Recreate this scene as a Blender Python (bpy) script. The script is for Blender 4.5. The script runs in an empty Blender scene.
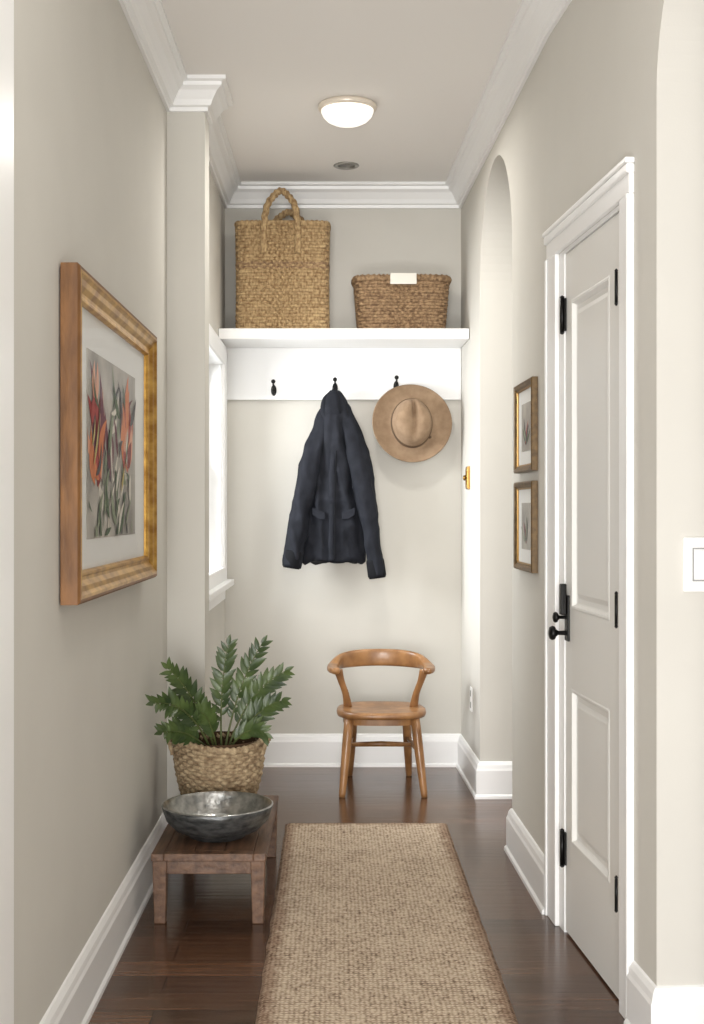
import bpy, math, random
from mathutils import Vector, Matrix, noise
random.seed(7)
S = bpy.context.scene
S.view_settings.view_transform = 'Standard'
S.view_settings.look = 'None'
S.view_settings.exposure = -0.12

# ------------------------------------------------------------------ helpers
def C(r, g, b):
    f = lambda v: (v/255/12.92) if v/255 <= 0.04045 else ((v/255+0.055)/1.055)**2.4
    return (f(r), f(g), f(b), 1)

def mat(name, col, rough=0.5, metal=0.0, var=None, vscale=(8, 8, 8), bump=0.0, bscale=None, detail=4, spec=0.5, coat=0.0):
    m = bpy.data.materials.new(name); m.use_nodes = True
    nt = m.node_tree; b = nt.nodes['Principled BSDF']
    b.inputs['Base Color'].default_value = col
    b.inputs['Roughness'].default_value = rough
    b.inputs['Metallic'].default_value = metal
    b.inputs['Specular IOR Level'].default_value = spec
    b.inputs['Coat Weight'].default_value = coat
    tc = nt.nodes.new('ShaderNodeTexCoord')
    mp = nt.nodes.new('ShaderNodeMapping'); mp.inputs['Scale'].default_value = vscale
    nt.links.new(tc.outputs['Object'], mp.inputs['Vector'])
    nz = nt.nodes.new('ShaderNodeTexNoise'); nz.inputs['Scale'].default_value = 1.0
    nz.inputs['Detail'].default_value = detail
    nt.links.new(mp.outputs[0], nz.inputs['Vector'])
    if var:
        cr = nt.nodes.new('ShaderNodeValToRGB')
        cr.color_ramp.elements[0].position = 0.33; cr.color_ramp.elements[1].position = 0.67
        cr.color_ramp.elements[0].color = col; cr.color_ramp.elements[1].color = var
        nt.links.new(nz.outputs['Fac'], cr.inputs[0]); nt.links.new(cr.outputs[0], b.inputs['Base Color'])
    if bump:
        bp = nt.nodes.new('ShaderNodeBump'); bp.inputs['Strength'].default_value = bump
        bp.inputs['Distance'].default_value = 0.01
        if bscale:
            mp2 = nt.nodes.new('ShaderNodeMapping'); mp2.inputs['Scale'].default_value = bscale
            nt.links.new(tc.outputs['Object'], mp2.inputs['Vector'])
            n2 = nt.nodes.new('ShaderNodeTexNoise'); n2.inputs['Scale'].default_value = 1.0
            nt.links.new(mp2.outputs[0], n2.inputs['Vector']); nt.links.new(n2.outputs['Fac'], bp.inputs['Height'])
        else:
            nt.links.new(nz.outputs['Fac'], bp.inputs['Height'])
        nt.links.new(bp.outputs[0], b.inputs['Normal'])
    return m

def emit(name, col, s):
    m = bpy.data.materials.new(name); m.use_nodes = True
    b = m.node_tree.nodes['Principled BSDF']
    b.inputs['Base Color'].default_value = col
    b.inputs['Emission Color'].default_value = col
    b.inputs['Emission Strength'].default_value = s
    return m

def mesh(name, V, F, m=None, smooth=False, parent=None, bevel=0, subsurf=0, segs=2):
    me = bpy.data.meshes.new(name); me.from_pydata([tuple(v) for v in V], [], F); me.update()
    import bmesh
    bm = bmesh.new(); bm.from_mesh(me); bmesh.ops.recalc_face_normals(bm, faces=bm.faces[:]); bm.to_mesh(me); bm.free()
    o = bpy.data.objects.new(name, me); S.collection.objects.link(o)
    if m:
        for mm in (m if isinstance(m, list) else [m]): me.materials.append(mm)
    if smooth:
        for p in me.polygons: p.use_smooth = True
    if bevel:
        bv = o.modifiers.new('bevel', 'BEVEL'); bv.width = bevel; bv.segments = segs; bv.limit_method = 'ANGLE'
    if subsurf:
        sb = o.modifiers.new('sub', 'SUBSURF'); sb.levels = subsurf; sb.render_levels = subsurf
    if parent: link(o, parent)
    return o

def empty(name, loc):
    e = bpy.data.objects.new(name, None); e.location = loc; e.empty_display_size = 0.1
    S.collection.objects.link(e); return e

def link(o, p):
    o.parent = p
    o.matrix_parent_inverse = Matrix.Translation(-Vector(p.location))

BOXF = [(0,1,2,3),(4,7,6,5),(0,4,5,1),(1,5,6,2),(2,6,7,3),(3,7,4,0)]
def box(name, x0, x1, y0, y1, z0, z1, m, parent=None, bevel=0.0):
    V = [(x0,y0,z0),(x1,y0,z0),(x1,y1,z0),(x0,y1,z0),(x0,y0,z1),(x1,y0,z1),(x1,y1,z1),(x0,y1,z1)]
    return mesh(name, V, BOXF, m, parent=parent, bevel=bevel)

def mbox(name, f, s0, s1, z0, z1, h0, h1, m, parent=None, bevel=0.0):
    V = [f(*p) for p in [(s0,z0,h0),(s1,z0,h0),(s1,z1,h0),(s0,z1,h0),(s0,z0,h1),(s1,z0,h1),(s1,z1,h1),(s0,z1,h1)]]
    return mesh(name, V, BOXF, m, parent=parent, bevel=bevel)

def loft(name, rings, m, cap=True, smooth=True, parent=None, closed=False, **k):
    n = len(rings[0]); V = []; F = []
    for r in rings: V += [tuple(p) for p in r]
    R = len(rings)
    for i in range(R if closed else R-1):
        a = i*n; b = ((i+1) % R)*n
        for j in range(n):
            F.append((a+j, a+(j+1) % n, b+(j+1) % n, b+j))
    if cap and not closed:
        if cap != 'end': F.append(tuple(range(n))[::-1])
        F.append(tuple(range((R-1)*n, R*n)))
    return mesh(name, V, F, m, smooth=smooth, parent=parent, **k)

def tube_rings(pts, radii, n=10, flat=1.0, ref=None, wob=None):
    pts = [Vector(p) for p in pts]; rings = []
    if isinstance(radii, (list, tuple)) and len(radii) != len(pts):
        R_ = []
        for i in range(len(pts)):
            u = i/(len(pts)-1)*(len(radii)-1); k = min(int(u), len(radii)-2); R_.append(radii[k]*(1-(u-k))+radii[k+1]*(u-k))
        radii = R_
    up = Vector(ref) if ref else Vector((0, 1, 0.001))
    for i, p in enumerate(pts):
        t = (pts[min(i+1, len(pts)-1)]-pts[max(i-1, 0)]).normalized()
        a = (up - t*up.dot(t))
        if a.length < 1e-4: a = Vector((1, 0, 0)) - t*t.x
        a.normalize(); b = t.cross(a)
        if not ref: up = a
        r = radii[i] if isinstance(radii, (list, tuple)) else radii
        ring = []
        for j in range(n):
            th = 2*math.pi*j/n
            rr = r*(wob(i, th) if wob else 1)
            ring.append(p + a*math.cos(th)*rr*flat + b*math.sin(th)*rr)
        rings.append(ring)
    return rings

def tube(name, pts, radii, m, n=10, parent=None, **k):
    kk = {q: k.pop(q) for q in ('flat', 'ref', 'wob') if q in k}
    return loft(name, tube_rings(pts, radii, n, **kk), m, parent=parent, **k)

def bez(p0, p1, p2, n=12):
    p0, p1, p2 = Vector(p0), Vector(p1), Vector(p2)
    return [p0*(1-t)**2 + p1*2*t*(1-t) + p2*t*t for t in [i/n for i in range(n+1)]]

def spline(P, n=8):
    P = [Vector(p) for p in P]; out = []
    Q = [P[0]*2-P[1]] + P + [P[-1]*2-P[-2]]
    for i in range(1, len(Q)-2):
        for k in range(n):
            t = k/n; a, b, c, d = Q[i-1:i+3]
            out.append(0.5*((2*b)+(c-a)*t+(2*a-5*b+4*c-d)*t*t+(3*b-a-3*c+d)*t**3))
    out.append(P[-1]); return out

def lathe(name, prof, c, m, n=64, parent=None, smooth=True, mod=None, **k):
    rings = []
    for (r, z) in prof:
        ring = []
        for j in range(n):
            th = 2*math.pi*j/n; rr = max(r, 1e-4)
            if mod: rr *= mod(th, z)
            ring.append((c[0]+rr*math.cos(th), c[1]+rr*math.sin(th), c[2]+z))
        rings.append(ring)
    return loft(name, rings, m, parent=parent, smooth=smooth, **k)

def sweep(name, path, prof, m, parent=None):
    """prof: list of (offset to the right of the path, z); mitred corners"""
    P = [Vector(p) for p in path]; rings = []
    nr = lambda a, b: Vector(((b-a).normalized().y, -(b-a).normalized().x))
    for i, p in enumerate(P):
        if i == 0: mv = nr(P[0], P[1])
        elif i == len(P)-1: mv = nr(P[-2], P[-1])
        else:
            a = nr(P[i-1], p); b = nr(p, P[i+1]); mv = (a+b)/(1+a.dot(b))
        rings.append([(p.x+mv.x*o, p.y+mv.y*o, z) for o, z in prof])
    return loft(name, rings, m, smooth=False, parent=parent)

def fill(name, outer, holes, f, h0, h1, m):
    cu = bpy.data.curves.new(name+'_c', 'CURVE'); cu.dimensions = '2D'; cu.fill_mode = 'BOTH'; cu.extrude = 1.0
    for loop in [outer]+holes:
        sp = cu.splines.new('POLY'); sp.points.add(len(loop)-1)
        for i, (a, b) in enumerate(loop): sp.points[i].co = (a, b, 0, 1)
        sp.use_cyclic_u = True
    oc = bpy.data.objects.new('tmp', cu); S.collection.objects.link(oc)
    bpy.context.view_layer.update()
    dg = bpy.context.evaluated_depsgraph_get()
    me = bpy.data.meshes.new_from_object(oc.evaluated_get(dg))
    V = [f(v.co.x, v.co.y, h1 if v.co.z > 0 else h0) for v in me.vertices]
    F = [tuple(p.vertices) for p in me.polygons]
    bpy.data.objects.remove(oc); bpy.data.curves.remove(cu)
    o = mesh(name, V, F, m)
    import bmesh
    bm = bmesh.new(); bm.from_mesh(o.data); bmesh.ops.remove_doubles(bm, verts=bm.verts[:], dist=1e-5)
    bmesh.ops.recalc_face_normals(bm, faces=bm.faces[:]); bm.to_mesh(o.data); bm.free()
    return o

def rects(name, f, s0, s1, z0, z1, prof, m, parent=None, closed=False, cap=False, smooth=False, bevel=0):
    rings = [[f(s0+i, z0+i, h), f(s1-i, z0+i, h), f(s1-i, z1-i, h), f(s0+i, z1-i, h)] for i, h in prof]
    return loft(name, rings, m, cap=cap, closed=closed, smooth=smooth, parent=parent, bevel=bevel)

# ------------------------------------------------------------------ materials
M_wall = mat('wall_paint', C(204, 201, 193), 0.85, var=C(207, 204, 196), vscale=(3, 3, 3), bump=0.03, bscale=(250, 250, 250))
M_ceil = mat('ceiling_paint', C(238, 235, 231), 0.9, bump=0.02, vscale=(200, 200, 200))
M_trim = mat('white_trim_paint', C(240, 240, 239), 0.35)
M_door = mat('door_paint', C(226, 225, 221), 0.4)
M_black = mat('black_iron', C(22, 21, 20), 0.4, 0.6)
M_brass = mat('aged_brass', C(150, 115, 60), 0.35, 0.9)
M_gold = mat('gilded_wood', C(156, 112, 50), 0.34, 0.75, var=C(206, 164, 86), vscale=(14, 14, 30), bump=0.10)
M_frwood = mat('frame_side_wood', C(100, 66, 34), 0.5, 0.1, var=C(134, 92, 50), vscale=(40, 9, 9), bump=0.2)
M_dkfr = mat('small_frame_wood', C(84, 66, 42), 0.45, 0.3, var=C(116, 92, 58), vscale=(40, 40, 40))
M_chair = mat('honey_oak', C(122, 83, 48), 0.40, var=C(166, 121, 76), vscale=(14, 14, 10), bump=0.1, detail=8, coat=0.2)
M_bench = mat('bench_walnut', C(78, 54, 38), 0.5, var=C(114, 84, 62), vscale=(50, 6, 50), bump=0.25, detail=8)
M_basket = mat('seagrass', C(136, 106, 70), 0.8, var=C(202, 174, 130), vscale=(90, 90, 50), bump=0.6, bscale=(300, 300, 300))
M_basket2 = mat('willow_wicker', C(110, 83, 58), 0.7, var=C(174, 144, 108), vscale=(70, 70, 70), bump=0.5, bscale=(300, 300, 300))
M_basket3 = mat('water_hyacinth', C(136, 112, 84), 0.8, var=C(196, 174, 140), vscale=(55, 55, 55), bump=0.6, bscale=(300, 300, 300))
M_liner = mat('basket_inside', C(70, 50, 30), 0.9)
M_jacket = mat('waxed_cotton_charcoal', C(23, 25, 31), 0.8, var=C(34, 36, 43), vscale=(14, 14, 14), bump=0.35, bscale=(26, 26, 16), spec=.2)
M_jdark = mat('jacket_trim_dark', C(17, 18, 22), 0.8, spec=.2)
M_felt = mat('felt_brown', C(138, 114, 90), 0.95, var=C(152, 128, 103), vscale=(30, 30, 30), bump=0.15, bscale=(300, 300, 300))
M_band = mat('hat_band', C(90, 70, 50), 0.8)
M_leaf = mat('leaf_green', C(40, 58, 27), 0.42, var=C(84, 102, 52), vscale=(14, 14, 14))
M_stem = mat('stem_green', C(88, 98, 54), 0.5)
M_soil = mat('potting_soil', C(45, 32, 22), 0.95, bump=0.8, vscale=(80, 80, 80))
M_bowl = mat('bowl_outside', C(64, 66, 67), 0.48, 0.75, var=C(118, 120, 120), vscale=(25, 25, 60), bump=0.3, detail=8)
M_bowli = mat('bowl_hammered_inside', C(150, 152, 151), 0.30, 1.0, var=C(200, 200, 198), vscale=(38, 38, 38), bump=0.4, detail=2)
M_matb = mat('mat_board', C(226, 226, 223), 0.8)
M_paper = mat('print_paper', C(148, 144, 138), 0.8, var=C(188, 183, 174), vscale=(6, 6, 6))
M_white = mat('white_plastic', C(246, 246, 245), 0.3)
M_outlet = mat('outlet_slots', C(150, 150, 147), 0.4)
M_label = mat('label_card', C(224, 220, 210), 0.7)

def glass_mat():
    m = bpy.data.materials.new('picture_glass'); m.use_nodes = True
    nt = m.node_tree; nt.nodes.clear()
    o = nt.nodes.new('ShaderNodeOutputMaterial'); mx = nt.nodes.new('ShaderNodeMixShader')
    t = nt.nodes.new('ShaderNodeBsdfTransparent'); g = nt.nodes.new('ShaderNodeBsdfGlossy')
    g.inputs['Roughness'].default_value = 0.03
    mx.inputs[0].default_value = .06
    nt.links.new(t.outputs[0], mx.inputs[1])
    nt.links.new(g.outputs[0], mx.inputs[2]); nt.links.new(mx.outputs[0], o.inputs[0])
    return m
M_glass = glass_mat()

def floor_mat():
    m = bpy.data.materials.new('dark_walnut_planks'); m.use_nodes = True
    nt = m.node_tree; b = nt.nodes['Principled BSDF']; L = nt.links.new
    tc = nt.nodes.new('ShaderNodeTexCoord')
    br = nt.nodes.new('ShaderNodeTexBrick'); L(tc.outputs['Object'], br.inputs['Vector'])
    br.inputs['Scale'].default_value = 1; br.inputs['Brick Width'].default_value = 1.3
    br.inputs['Row Height'].default_value = 0.125; br.inputs['Mortar Size'].default_value = 0.0022
    br.inputs['Color1'].default_value = C(70, 48, 35); br.inputs['Color2'].default_value = C(102, 73, 54)
    br.inputs['Mortar'].default_value = C(28, 18, 12); br.offset = 0.37
    mp = nt.nodes.new('ShaderNodeMapping'); mp.inputs['Scale'].default_value = (3, 45, 1)
    L(tc.outputs['Object'], mp.inputs[0])
    nz = nt.nodes.new('ShaderNodeTexNoise'); nz.inputs['Scale'].default_value = 1; nz.inputs['Detail'].default_value = 8
    L(mp.outputs[0], nz.inputs['Vector'])
    cr = nt.nodes.new('ShaderNodeValToRGB'); cr.color_ramp.elements[0].position = .3; cr.color_ramp.elements[1].position = .7
    cr.color_ramp.elements[0].color = (.6, .6, .6, 1); cr.color_ramp.elements[1].color = (1.25, 1.2, 1.15, 1)
    L(nz.outputs['Fac'], cr.inputs[0])
    mx = nt.nodes.new('ShaderNodeMix'); mx.data_type = 'RGBA'; mx.blend_type = 'MULTIPLY'; mx.inputs[0].default_value = 1
    L(br.outputs['Color'], mx.inputs[6]); L(cr.outputs[0], mx.inputs[7]); L(mx.outputs[2], b.inputs['Base Color'])
    mr = nt.nodes.new('ShaderNodeMapRange'); mr.inputs[3].default_value = .14; mr.inputs[4].default_value = .27
    L(nz.outputs['Fac'], mr.inputs[0]); L(mr.outputs[0], b.inputs['Roughness'])
    b.inputs['Specular IOR Level'].default_value = .6
    bp = nt.nodes.new('ShaderNodeBump'); bp.inputs['Strength'].default_value = .3; bp.inputs['Distance'].default_value = .002
    ad = nt.nodes.new('ShaderNodeMath'); ad.operation = 'SUBTRACT'; L(nz.outputs['Fac'], ad.inputs[0]); L(br.outputs['Fac'], ad.inputs[1])
    L(ad.outputs[0], bp.inputs['Height']); L(bp.outputs[0], b.inputs['Normal'])
    return m
M_floor = floor_mat()

def rug_mat():
    m = bpy.data.materials.new('jute_weave'); m.use_nodes = True
    nt = m.node_tree; b = nt.nodes['Principled BSDF']; L = nt.links.new
    b.inputs['Roughness'].default_value = .95; b.inputs['Specular IOR Level'].default_value = .1
    tc = nt.nodes.new('ShaderNodeTexCoord')
    def wave(d, sc, dist):
        w = nt.nodes.new('ShaderNodeTexWave'); w.bands_direction = d; w.inputs['Scale'].default_value = sc
        w.inputs['Distortion'].default_value = dist; w.inputs['Detail'].default_value = 2
        w.inputs['Detail Scale'].default_value = 2
        L(tc.outputs['Object'], w.inputs['Vector']); return w
    w1 = wave('X', 24, 3.5); w2 = wave('Y', 21, 2.5)
    mu = nt.nodes.new('ShaderNodeMath'); mu.operation = 'MULTIPLY'; L(w1.outputs['Fac'], mu.inputs[0]); L(w2.outputs['Fac'], mu.inputs[1])
    nz = nt.nodes.new('ShaderNodeTexNoise'); nz.inputs['Scale'].default_value = 70; nz.inputs['Detail'].default_value = 6
    L(tc.outputs['Object'], nz.inputs['Vector'])
    a0 = nt.nodes.new('ShaderNodeMath'); a0.operation = 'MULTIPLY_ADD'; a0.inputs[1].default_value = .36
    L(mu.outputs[0], a0.inputs[0]); L(nz.outputs['Fac'], a0.inputs[2])
    nb = nt.nodes.new('ShaderNodeTexNoise'); nb.inputs['Scale'].default_value = 9; nb.inputs['Detail'].default_value = 5
    L(tc.outputs['Object'], nb.inputs['Vector'])
    a = nt.nodes.new('ShaderNodeMath'); a.operation = 'MULTIPLY_ADD'; a.inputs[1].default_value = .30
    L(nb.outputs['Fac'], a.inputs[0]); L(a0.outputs[0], a.inputs[2])
    cr = nt.nodes.new('ShaderNodeValToRGB'); e = cr.color_ramp.elements
    e[0].position = .46; e[1].position = .98; e[0].color = C(126, 106, 90); e[1].color = C(222, 206, 184)
    x = e.new(.68); x.color = C(186, 166, 144)
    L(a.outputs[0], cr.inputs[0])
    sp = nt.nodes.new('ShaderNodeSeparateXYZ'); L(tc.outputs['Object'], sp.inputs[0])
    ab = nt.nodes.new('ShaderNodeMath'); ab.operation = 'ABSOLUTE'; L(sp.outputs[0], ab.inputs[0])
    aby = nt.nodes.new('ShaderNodeMath'); aby.operation = 'ABSOLUTE'; L(sp.outputs[1], aby.inputs[0])
    sy = nt.nodes.new('ShaderNodeMath'); sy.operation = 'SUBTRACT'; sy.inputs[1].default_value = 1.44-.332; L(aby.outputs[0], sy.inputs[0])
    mxm = nt.nodes.new('ShaderNodeMath'); mxm.operation = 'MAXIMUM'; L(ab.outputs[0], mxm.inputs[0]); L(sy.outputs[0], mxm.inputs[1])
    n3 = nt.nodes.new('ShaderNodeTexNoise'); n3.inputs['Scale'].default_value = 30; L(tc.outputs['Object'], n3.inputs['Vector'])
    a3 = nt.nodes.new('ShaderNodeMath'); a3.operation = 'MULTIPLY_ADD'; a3.inputs[1].default_value = .07
    L(n3.outputs['Fac'], a3.inputs[0]); L(mxm.outputs[0], a3.inputs[2])
    mr = nt.nodes.new('ShaderNodeMapRange'); mr.inputs[1].default_value = .275+.035; mr.inputs[2].default_value = .31+.035
    mr.inputs[4].default_value = .6
    L(a3.outputs[0], mr.inputs[0])
    mx = nt.nodes.new('ShaderNodeMix'); mx.data_type = 'RGBA'; mx.blend_type = 'MULTIPLY'
    L(mr.outputs[0], mx.inputs[0]); L(cr.outputs[0], mx.inputs[6]); mx.inputs[7].default_value = C(165, 136, 124)
    L(mx.outputs[2], b.inputs['Base Color'])
    bp = nt.nodes.new('ShaderNodeBump'); bp.inputs['Strength'].default_value = .8; bp.inputs['Distance'].default_value = .006
    L(a0.outputs[0], bp.inputs['Height']); L(bp.outputs[0], b.inputs['Normal'])
    return m
M_rug = rug_mat()

# ------------------------------------------------------------------ room shell
H = 2.945
ident = lambda a, b, h: (a, b, h)
Lshape = [(-3, -2), (2.6, -2), (2.6, 6.75), (-.85, 6.75), (-.85, 2.6), (-3, 2.6)]
fill('floor', Lshape, [], ident, -.1, 0, M_floor)
fill('ceiling', Lshape, [], ident, H, H+.1, M_ceil)
box('wall_back', -.85, 2.6, 6.6, 6.75, 0, H, M_wall)
# left
box('wall_left', -.815, -.665, 2.45, 5.0, 0, H, M_wall)
box('wall_left_pilaster', -.85, -.52, 5.0, 5.16, 0, H, M_wall)
fl = lambda s, z, h: (-.584+h, s, z)
fill('wall_left_alcove', [(5.16, 0), (6.6, 0), (6.6, H), (5.16, H)],
     [[(5.45, .97), (6.38, .97), (6.38, 2.03), (5.45, 2.03)]], fl, -.14, 0, M_wall)
box('wall_foyer_left', -3, -.815, 2.45, 2.6, 0, H, M_wall)
box('wall_foyer_side', -3.15, -3, -2, 2.6, 0, H, M_wall)
box('wall_side_hall', 2.6, 2.75, -2, 6.75, 0, H, M_wall)
box('foyer_light_blocker', .84, 1.12, -2, 2.0, 0, H, M_wall)  # unseen wall added to keep the key light off the near arch jamb
# right wall, two runs that meet at the door casing
def seg(A, B):
    A = Vector(A); B = Vector(B); d = (B-A).normalized(); n = Vector((d.y, -d.x))
    return lambda s, z, h: (A.x+d.x*s+n.x*h, A.y+d.y*s+n.y*h, z)
RA, RB, RC = (.614, 6.6), (.675, 4.2), (.755, 3.1)
R1 = seg(RA, RB); L1 = (Vector(RB)-Vector(RA)).length
R2 = seg(RB, RC); L2 = (Vector(RC)-Vector(RB)).length
def arch(s0, s1, zs, n=40):
    c = (s0+s1)/2; r = (s1-s0)/2
    return [(s0, -.0)] + [(c-r*math.cos(math.pi*i/n), zs+r*math.sin(math.pi*i/n)) for i in range(n+1)] + [(s1, -.0)]
a1 = arch(.73, 1.65, 2.30); a2 = arch(L2, L2+.80, 2.29)
fill('wall_right', [(0, 0)] + a1 + [(L1, 0), (L1, H), (0, H)], [], R1, -.2, 0, M_wall)
DH0, DH1 = .14, .835
door_hole = [(DH0, 0), (DH0, 2.10), (DH1, 2.10), (DH1, 0)]
fill('wall_right_door', [(0, 0)] + door_hole + a2 + [(2.2, 0), (2.2, H), (0, H)], [], R2, -.28, 0, M_wall)

# crown and baseboards
e3 = R2(2.2, 0, 0)
path = [(-.665, 2.45), (-.665, 5.0), (-.52, 5.0), (-.52, 5.16), (-.584, 5.16), (-.584, 6.6), (.614, 6.6), RB, (e3[0], e3[1])]
crown = [(0, H-.115), (.012, H-.115), (.014, H-.10), (.026, H-.095), (.034, H-.075), (.052, H-.045), (.07, H-.032), (.072, H-.018), (.088, H-.014), (.088, H), (0, H)]
sweep('trim_crown', path, crown, M_trim)
bb = [(0, 0), (.02, 0), (.02, .125), (.016, .135), (.013, .15), (.006, .162), (0, .165)]
sh = [(0, 0), (.028, 0), (.027, .012), (.02, .02), (0, .02)]
def base(name, p): 
    o = sweep(name, p, bb, M_trim); sweep('shoe', p, sh, M_trim, parent=None).parent = o
base('baseboard_left', path[:6])
base('baseboard_back', [(-.584, 6.6), (.614, 6.6)])
P2 = lambda f, s, h: tuple(f(s, 0, h)[:2])
base('baseboard_right', [P2(R1, 0, 0), P2(R1, .73, 0), P2(R1, .73, -.2)])
base('baseboard_right.001', [P2(R1, 1.65, -.2), P2(R1, 1.65, 0), RB, P2(R2, .02, 0)])
base('baseboard_right.002', [P2(R2, .925, 0), P2(R2, L2, 0), P2(R2, L2, -.28)])
# left opening casing
box('trim_left_opening', -.82, -.645, 2.43, 2.575, 0, 2.6, M_trim, bevel=.004)

# ------------------------------------------------------------------ window
w = empty('window_1', (-.6, 5.9, 1.5))
rects('casing', fl, 5.36, 6.47, .93, 2.105, [(0, 0), (0, .02), (.02, .024), (.085, .018), (.09, .012), (.09, 0)], M_trim, parent=w, closed=True)
rects('jamb', fl, 5.45, 6.38, .97, 2.03, [(-.001, 0), (-.001, -.139), (.015, -.139), (.015, 0)], M_trim, parent=w, closed=True)
for (z0, z1, h) in ((.985, 1.52, -.06), (1.49, 2.015, -.09)):
    rects('sash', fl, 5.465, 6.365, z0, z1, [(0, h), (0, h-.03), (.045, h-.03), (.045, h)], M_trim, parent=w, closed=True)
    mbox('pane', fl, 5.50, 6.33, z0+.04, z1-.04, h-.018, h-.014, M_glass, parent=w)
    mbox('muntin', fl, 5.905, 5.925, z0+.04, z1-.04, h-.025, h-.005, M_trim, parent=w)
mbox('sill', fl, 5.32, 6.51, .925, .955, -.05, .055, M_trim, parent=w, bevel=.005)
mbox('apron', fl, 5.38, 6.45, .86, .925, 0, .016, M_trim, parent=w, bevel=.003)

# ------------------------------------------------------------------ door
d = empty('door_1', R2(.5, 0, 0))
for n_, (s0, s1) in {'casing_far': (.02, DH0), 'casing_near': (DH1, .925)}.items():
    mbox(n_, R2, s0, s1, 0, 2.10, 0, .014, M_trim, parent=d, bevel=.003)
    far = n_ == 'casing_far'
    mbox(n_+'_back_bead', R2, (s0 if far else s1-.018), (s0+.018 if far else s1), 0, 2.10, .014, .020, M_trim, parent=d, bevel=.004)
mbox('casing_head', R2, .02, .925, 2.10, 2.165, 0, .014, M_trim, parent=d, bevel=.003)
mbox('casing_head_bead', R2, .015, .93, 2.150, 2.175, 0, .022, M_trim, parent=d, bevel=.005)
mbox('casing_head_cap', R2, .014, .931, 2.175, 2.190, 0, .026, M_trim, parent=d, bevel=.004)
mbox('jamb_far', R2, DH0, .198, 0, 2.10, -.28, -.001, M_trim, parent=d)
mbox('jamb_near', R2, DH1-.012, DH1, 0, 2.10, -.28, 0, M_trim, parent=d)
mbox('jamb_head', R2, .198, DH1-.012, 2.088, 2.10, -.28, 0, M_trim, parent=d)
e0, e1 = .202, DH1-.015; p0, p1 = .272, .685
mbox('leaf_core', R2, e0, e1, .008, 2.085, -.045, -.024, M_door, parent=d)
h0, h1 = -.026, -.005
for nm, s0, s1, z0, z1 in (('stile_hinge', e0, p0, .008, 2.085), ('stile_latch', p1, e1, .008, 2.085),
                           ('rail_top', p0, p1, 1.935, 2.085), ('rail_lock', p0, p1, .76, 1.00), ('rail_bottom', p0, p1, .008, .29)):
    mbox(nm, R2, s0, s1, z0, z1, h0, h1, M_door, parent=d)
for nm, z0, z1 in (('panel_upper', 1.00, 1.935), ('panel_lower', .29, .76)):
    rects(nm, R2, p0, p1, z0, z1, [(0, h1), (.004, h1+.002), (.010, h1+.001), (.016, -.016), (.020, -.0185), (.034, -.0185), (.048, -.013), (.050, -.0125)], M_door, parent=d, cap='end')
for s, zs in ((.199, (1.90, .26)), (.816, (1.88, 1.04, .30))):
    for z in zs:
        far = s < .5
        if far: mbox('hinge_leaf', R2, s-.022, s+.016, z-.05, z+.05, -.004, .002, M_black, parent=d)
        hh = .006 if far else .015; hl = .052 if far else .040; hr = .007 if far else .0042
        tube('hinge_pin', [R2(s, z-hl, hh), R2(s, z+hl, hh)], hr, M_black, n=10, parent=d)
        for dz in (-hl-.003, hl+.003):
            tube('hinge_finial', [R2(s, z+dz-.005, hh), R2(s, z+dz, hh), R2(s, z+dz+.005, hh)], [.002, hr*1.2, .002], M_black, n=10, parent=d)
# lock set
mbox('escutcheon', R2, .212, .252, .90, 1.04, -.006, .002, M_black, parent=d, bevel=.003)
mbox('thumb_latch', R2, .217, .244, .98, 1.075, .002, .02, M_black, parent=d, bevel=.004)
def knob(nm, s, z, r, out):
    b0 = Vector(R2(s, z, -.003)); b1 = Vector(R2(s, z, out)); ax = b1-b0
    prof = [(0, .35), (.15, .35), (.5, .3), (.62, .55), (.7, .95), (.82, 1.05), (.94, .9), (1, .4)]
    tube(nm, [b0+ax*t for t, _ in prof], [r*q for _, q in prof], M_black, n=16, parent=d, ref=(0, 0, 1))
knob('knob_lock', .232, .925, .021, .055); knob('knob_bolt', .222, .972, .016, .04)

# ------------------------------------------------------------------ shelf and hooks
sf = empty('wall_shelf', (.02, 6.45, 2.1))
mesh('board', [(-.583, 6.235, 2.12), (.62, 6.235, 2.12), (.613, 6.599, 2.12), (-.583, 6.599, 2.12), (-.583, 6.235, 2.172), (.62, 6.235, 2.172), (.613, 6.599, 2.172), (-.583, 6.599, 2.172)], BOXF, M_trim, parent=sf, bevel=.004)
box('hook_rail', -.583, .613, 6.578, 6.599, 1.858, 2.12, M_trim, parent=sf, bevel=.002)
def hook(x, z, nm):
    h = empty(nm, (x, 6.56, z)); Y = 6.577
    loft('plate', [[(x+.014*math.cos(t)*k, y, z+.028*math.sin(t)*k) for t in [2*math.pi*i/20 for i in range(20)]] for y, k in ((Y, 1), (Y-.004, 1), (Y-.006, .8))], M_black, parent=h)
    tube('upper_prong', spline([(x, Y, z+.005), (x, Y-.03, z+.0), (x, Y-.05, z+.015), (x, Y-.055, z+.035)]), .0045, M_black, n=8, parent=h)
    tube('lower_prong', spline([(x, Y, z-.012), (x, Y-.015, z-.022), (x, Y-.03, z-.018), (x, Y-.032, z-.006)]), .0045, M_black, n=8, parent=h)
    for (yy, zz, r) in ((Y-.055, z+.04, .011), (Y-.032, z-.002, .009)):
        lathe('ball', [(r*math.sin(a), -r*math.cos(a)) for a in [math.pi*i/8 for i in range(9)]], (x, yy, zz), M_black, n=14, parent=h)
hook(-.335, 1.905, 'coat_hook'); hook(-.025, 1.915, 'coat_hook.001'); hook(.284, 1.925, 'coat_hook.002')

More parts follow.
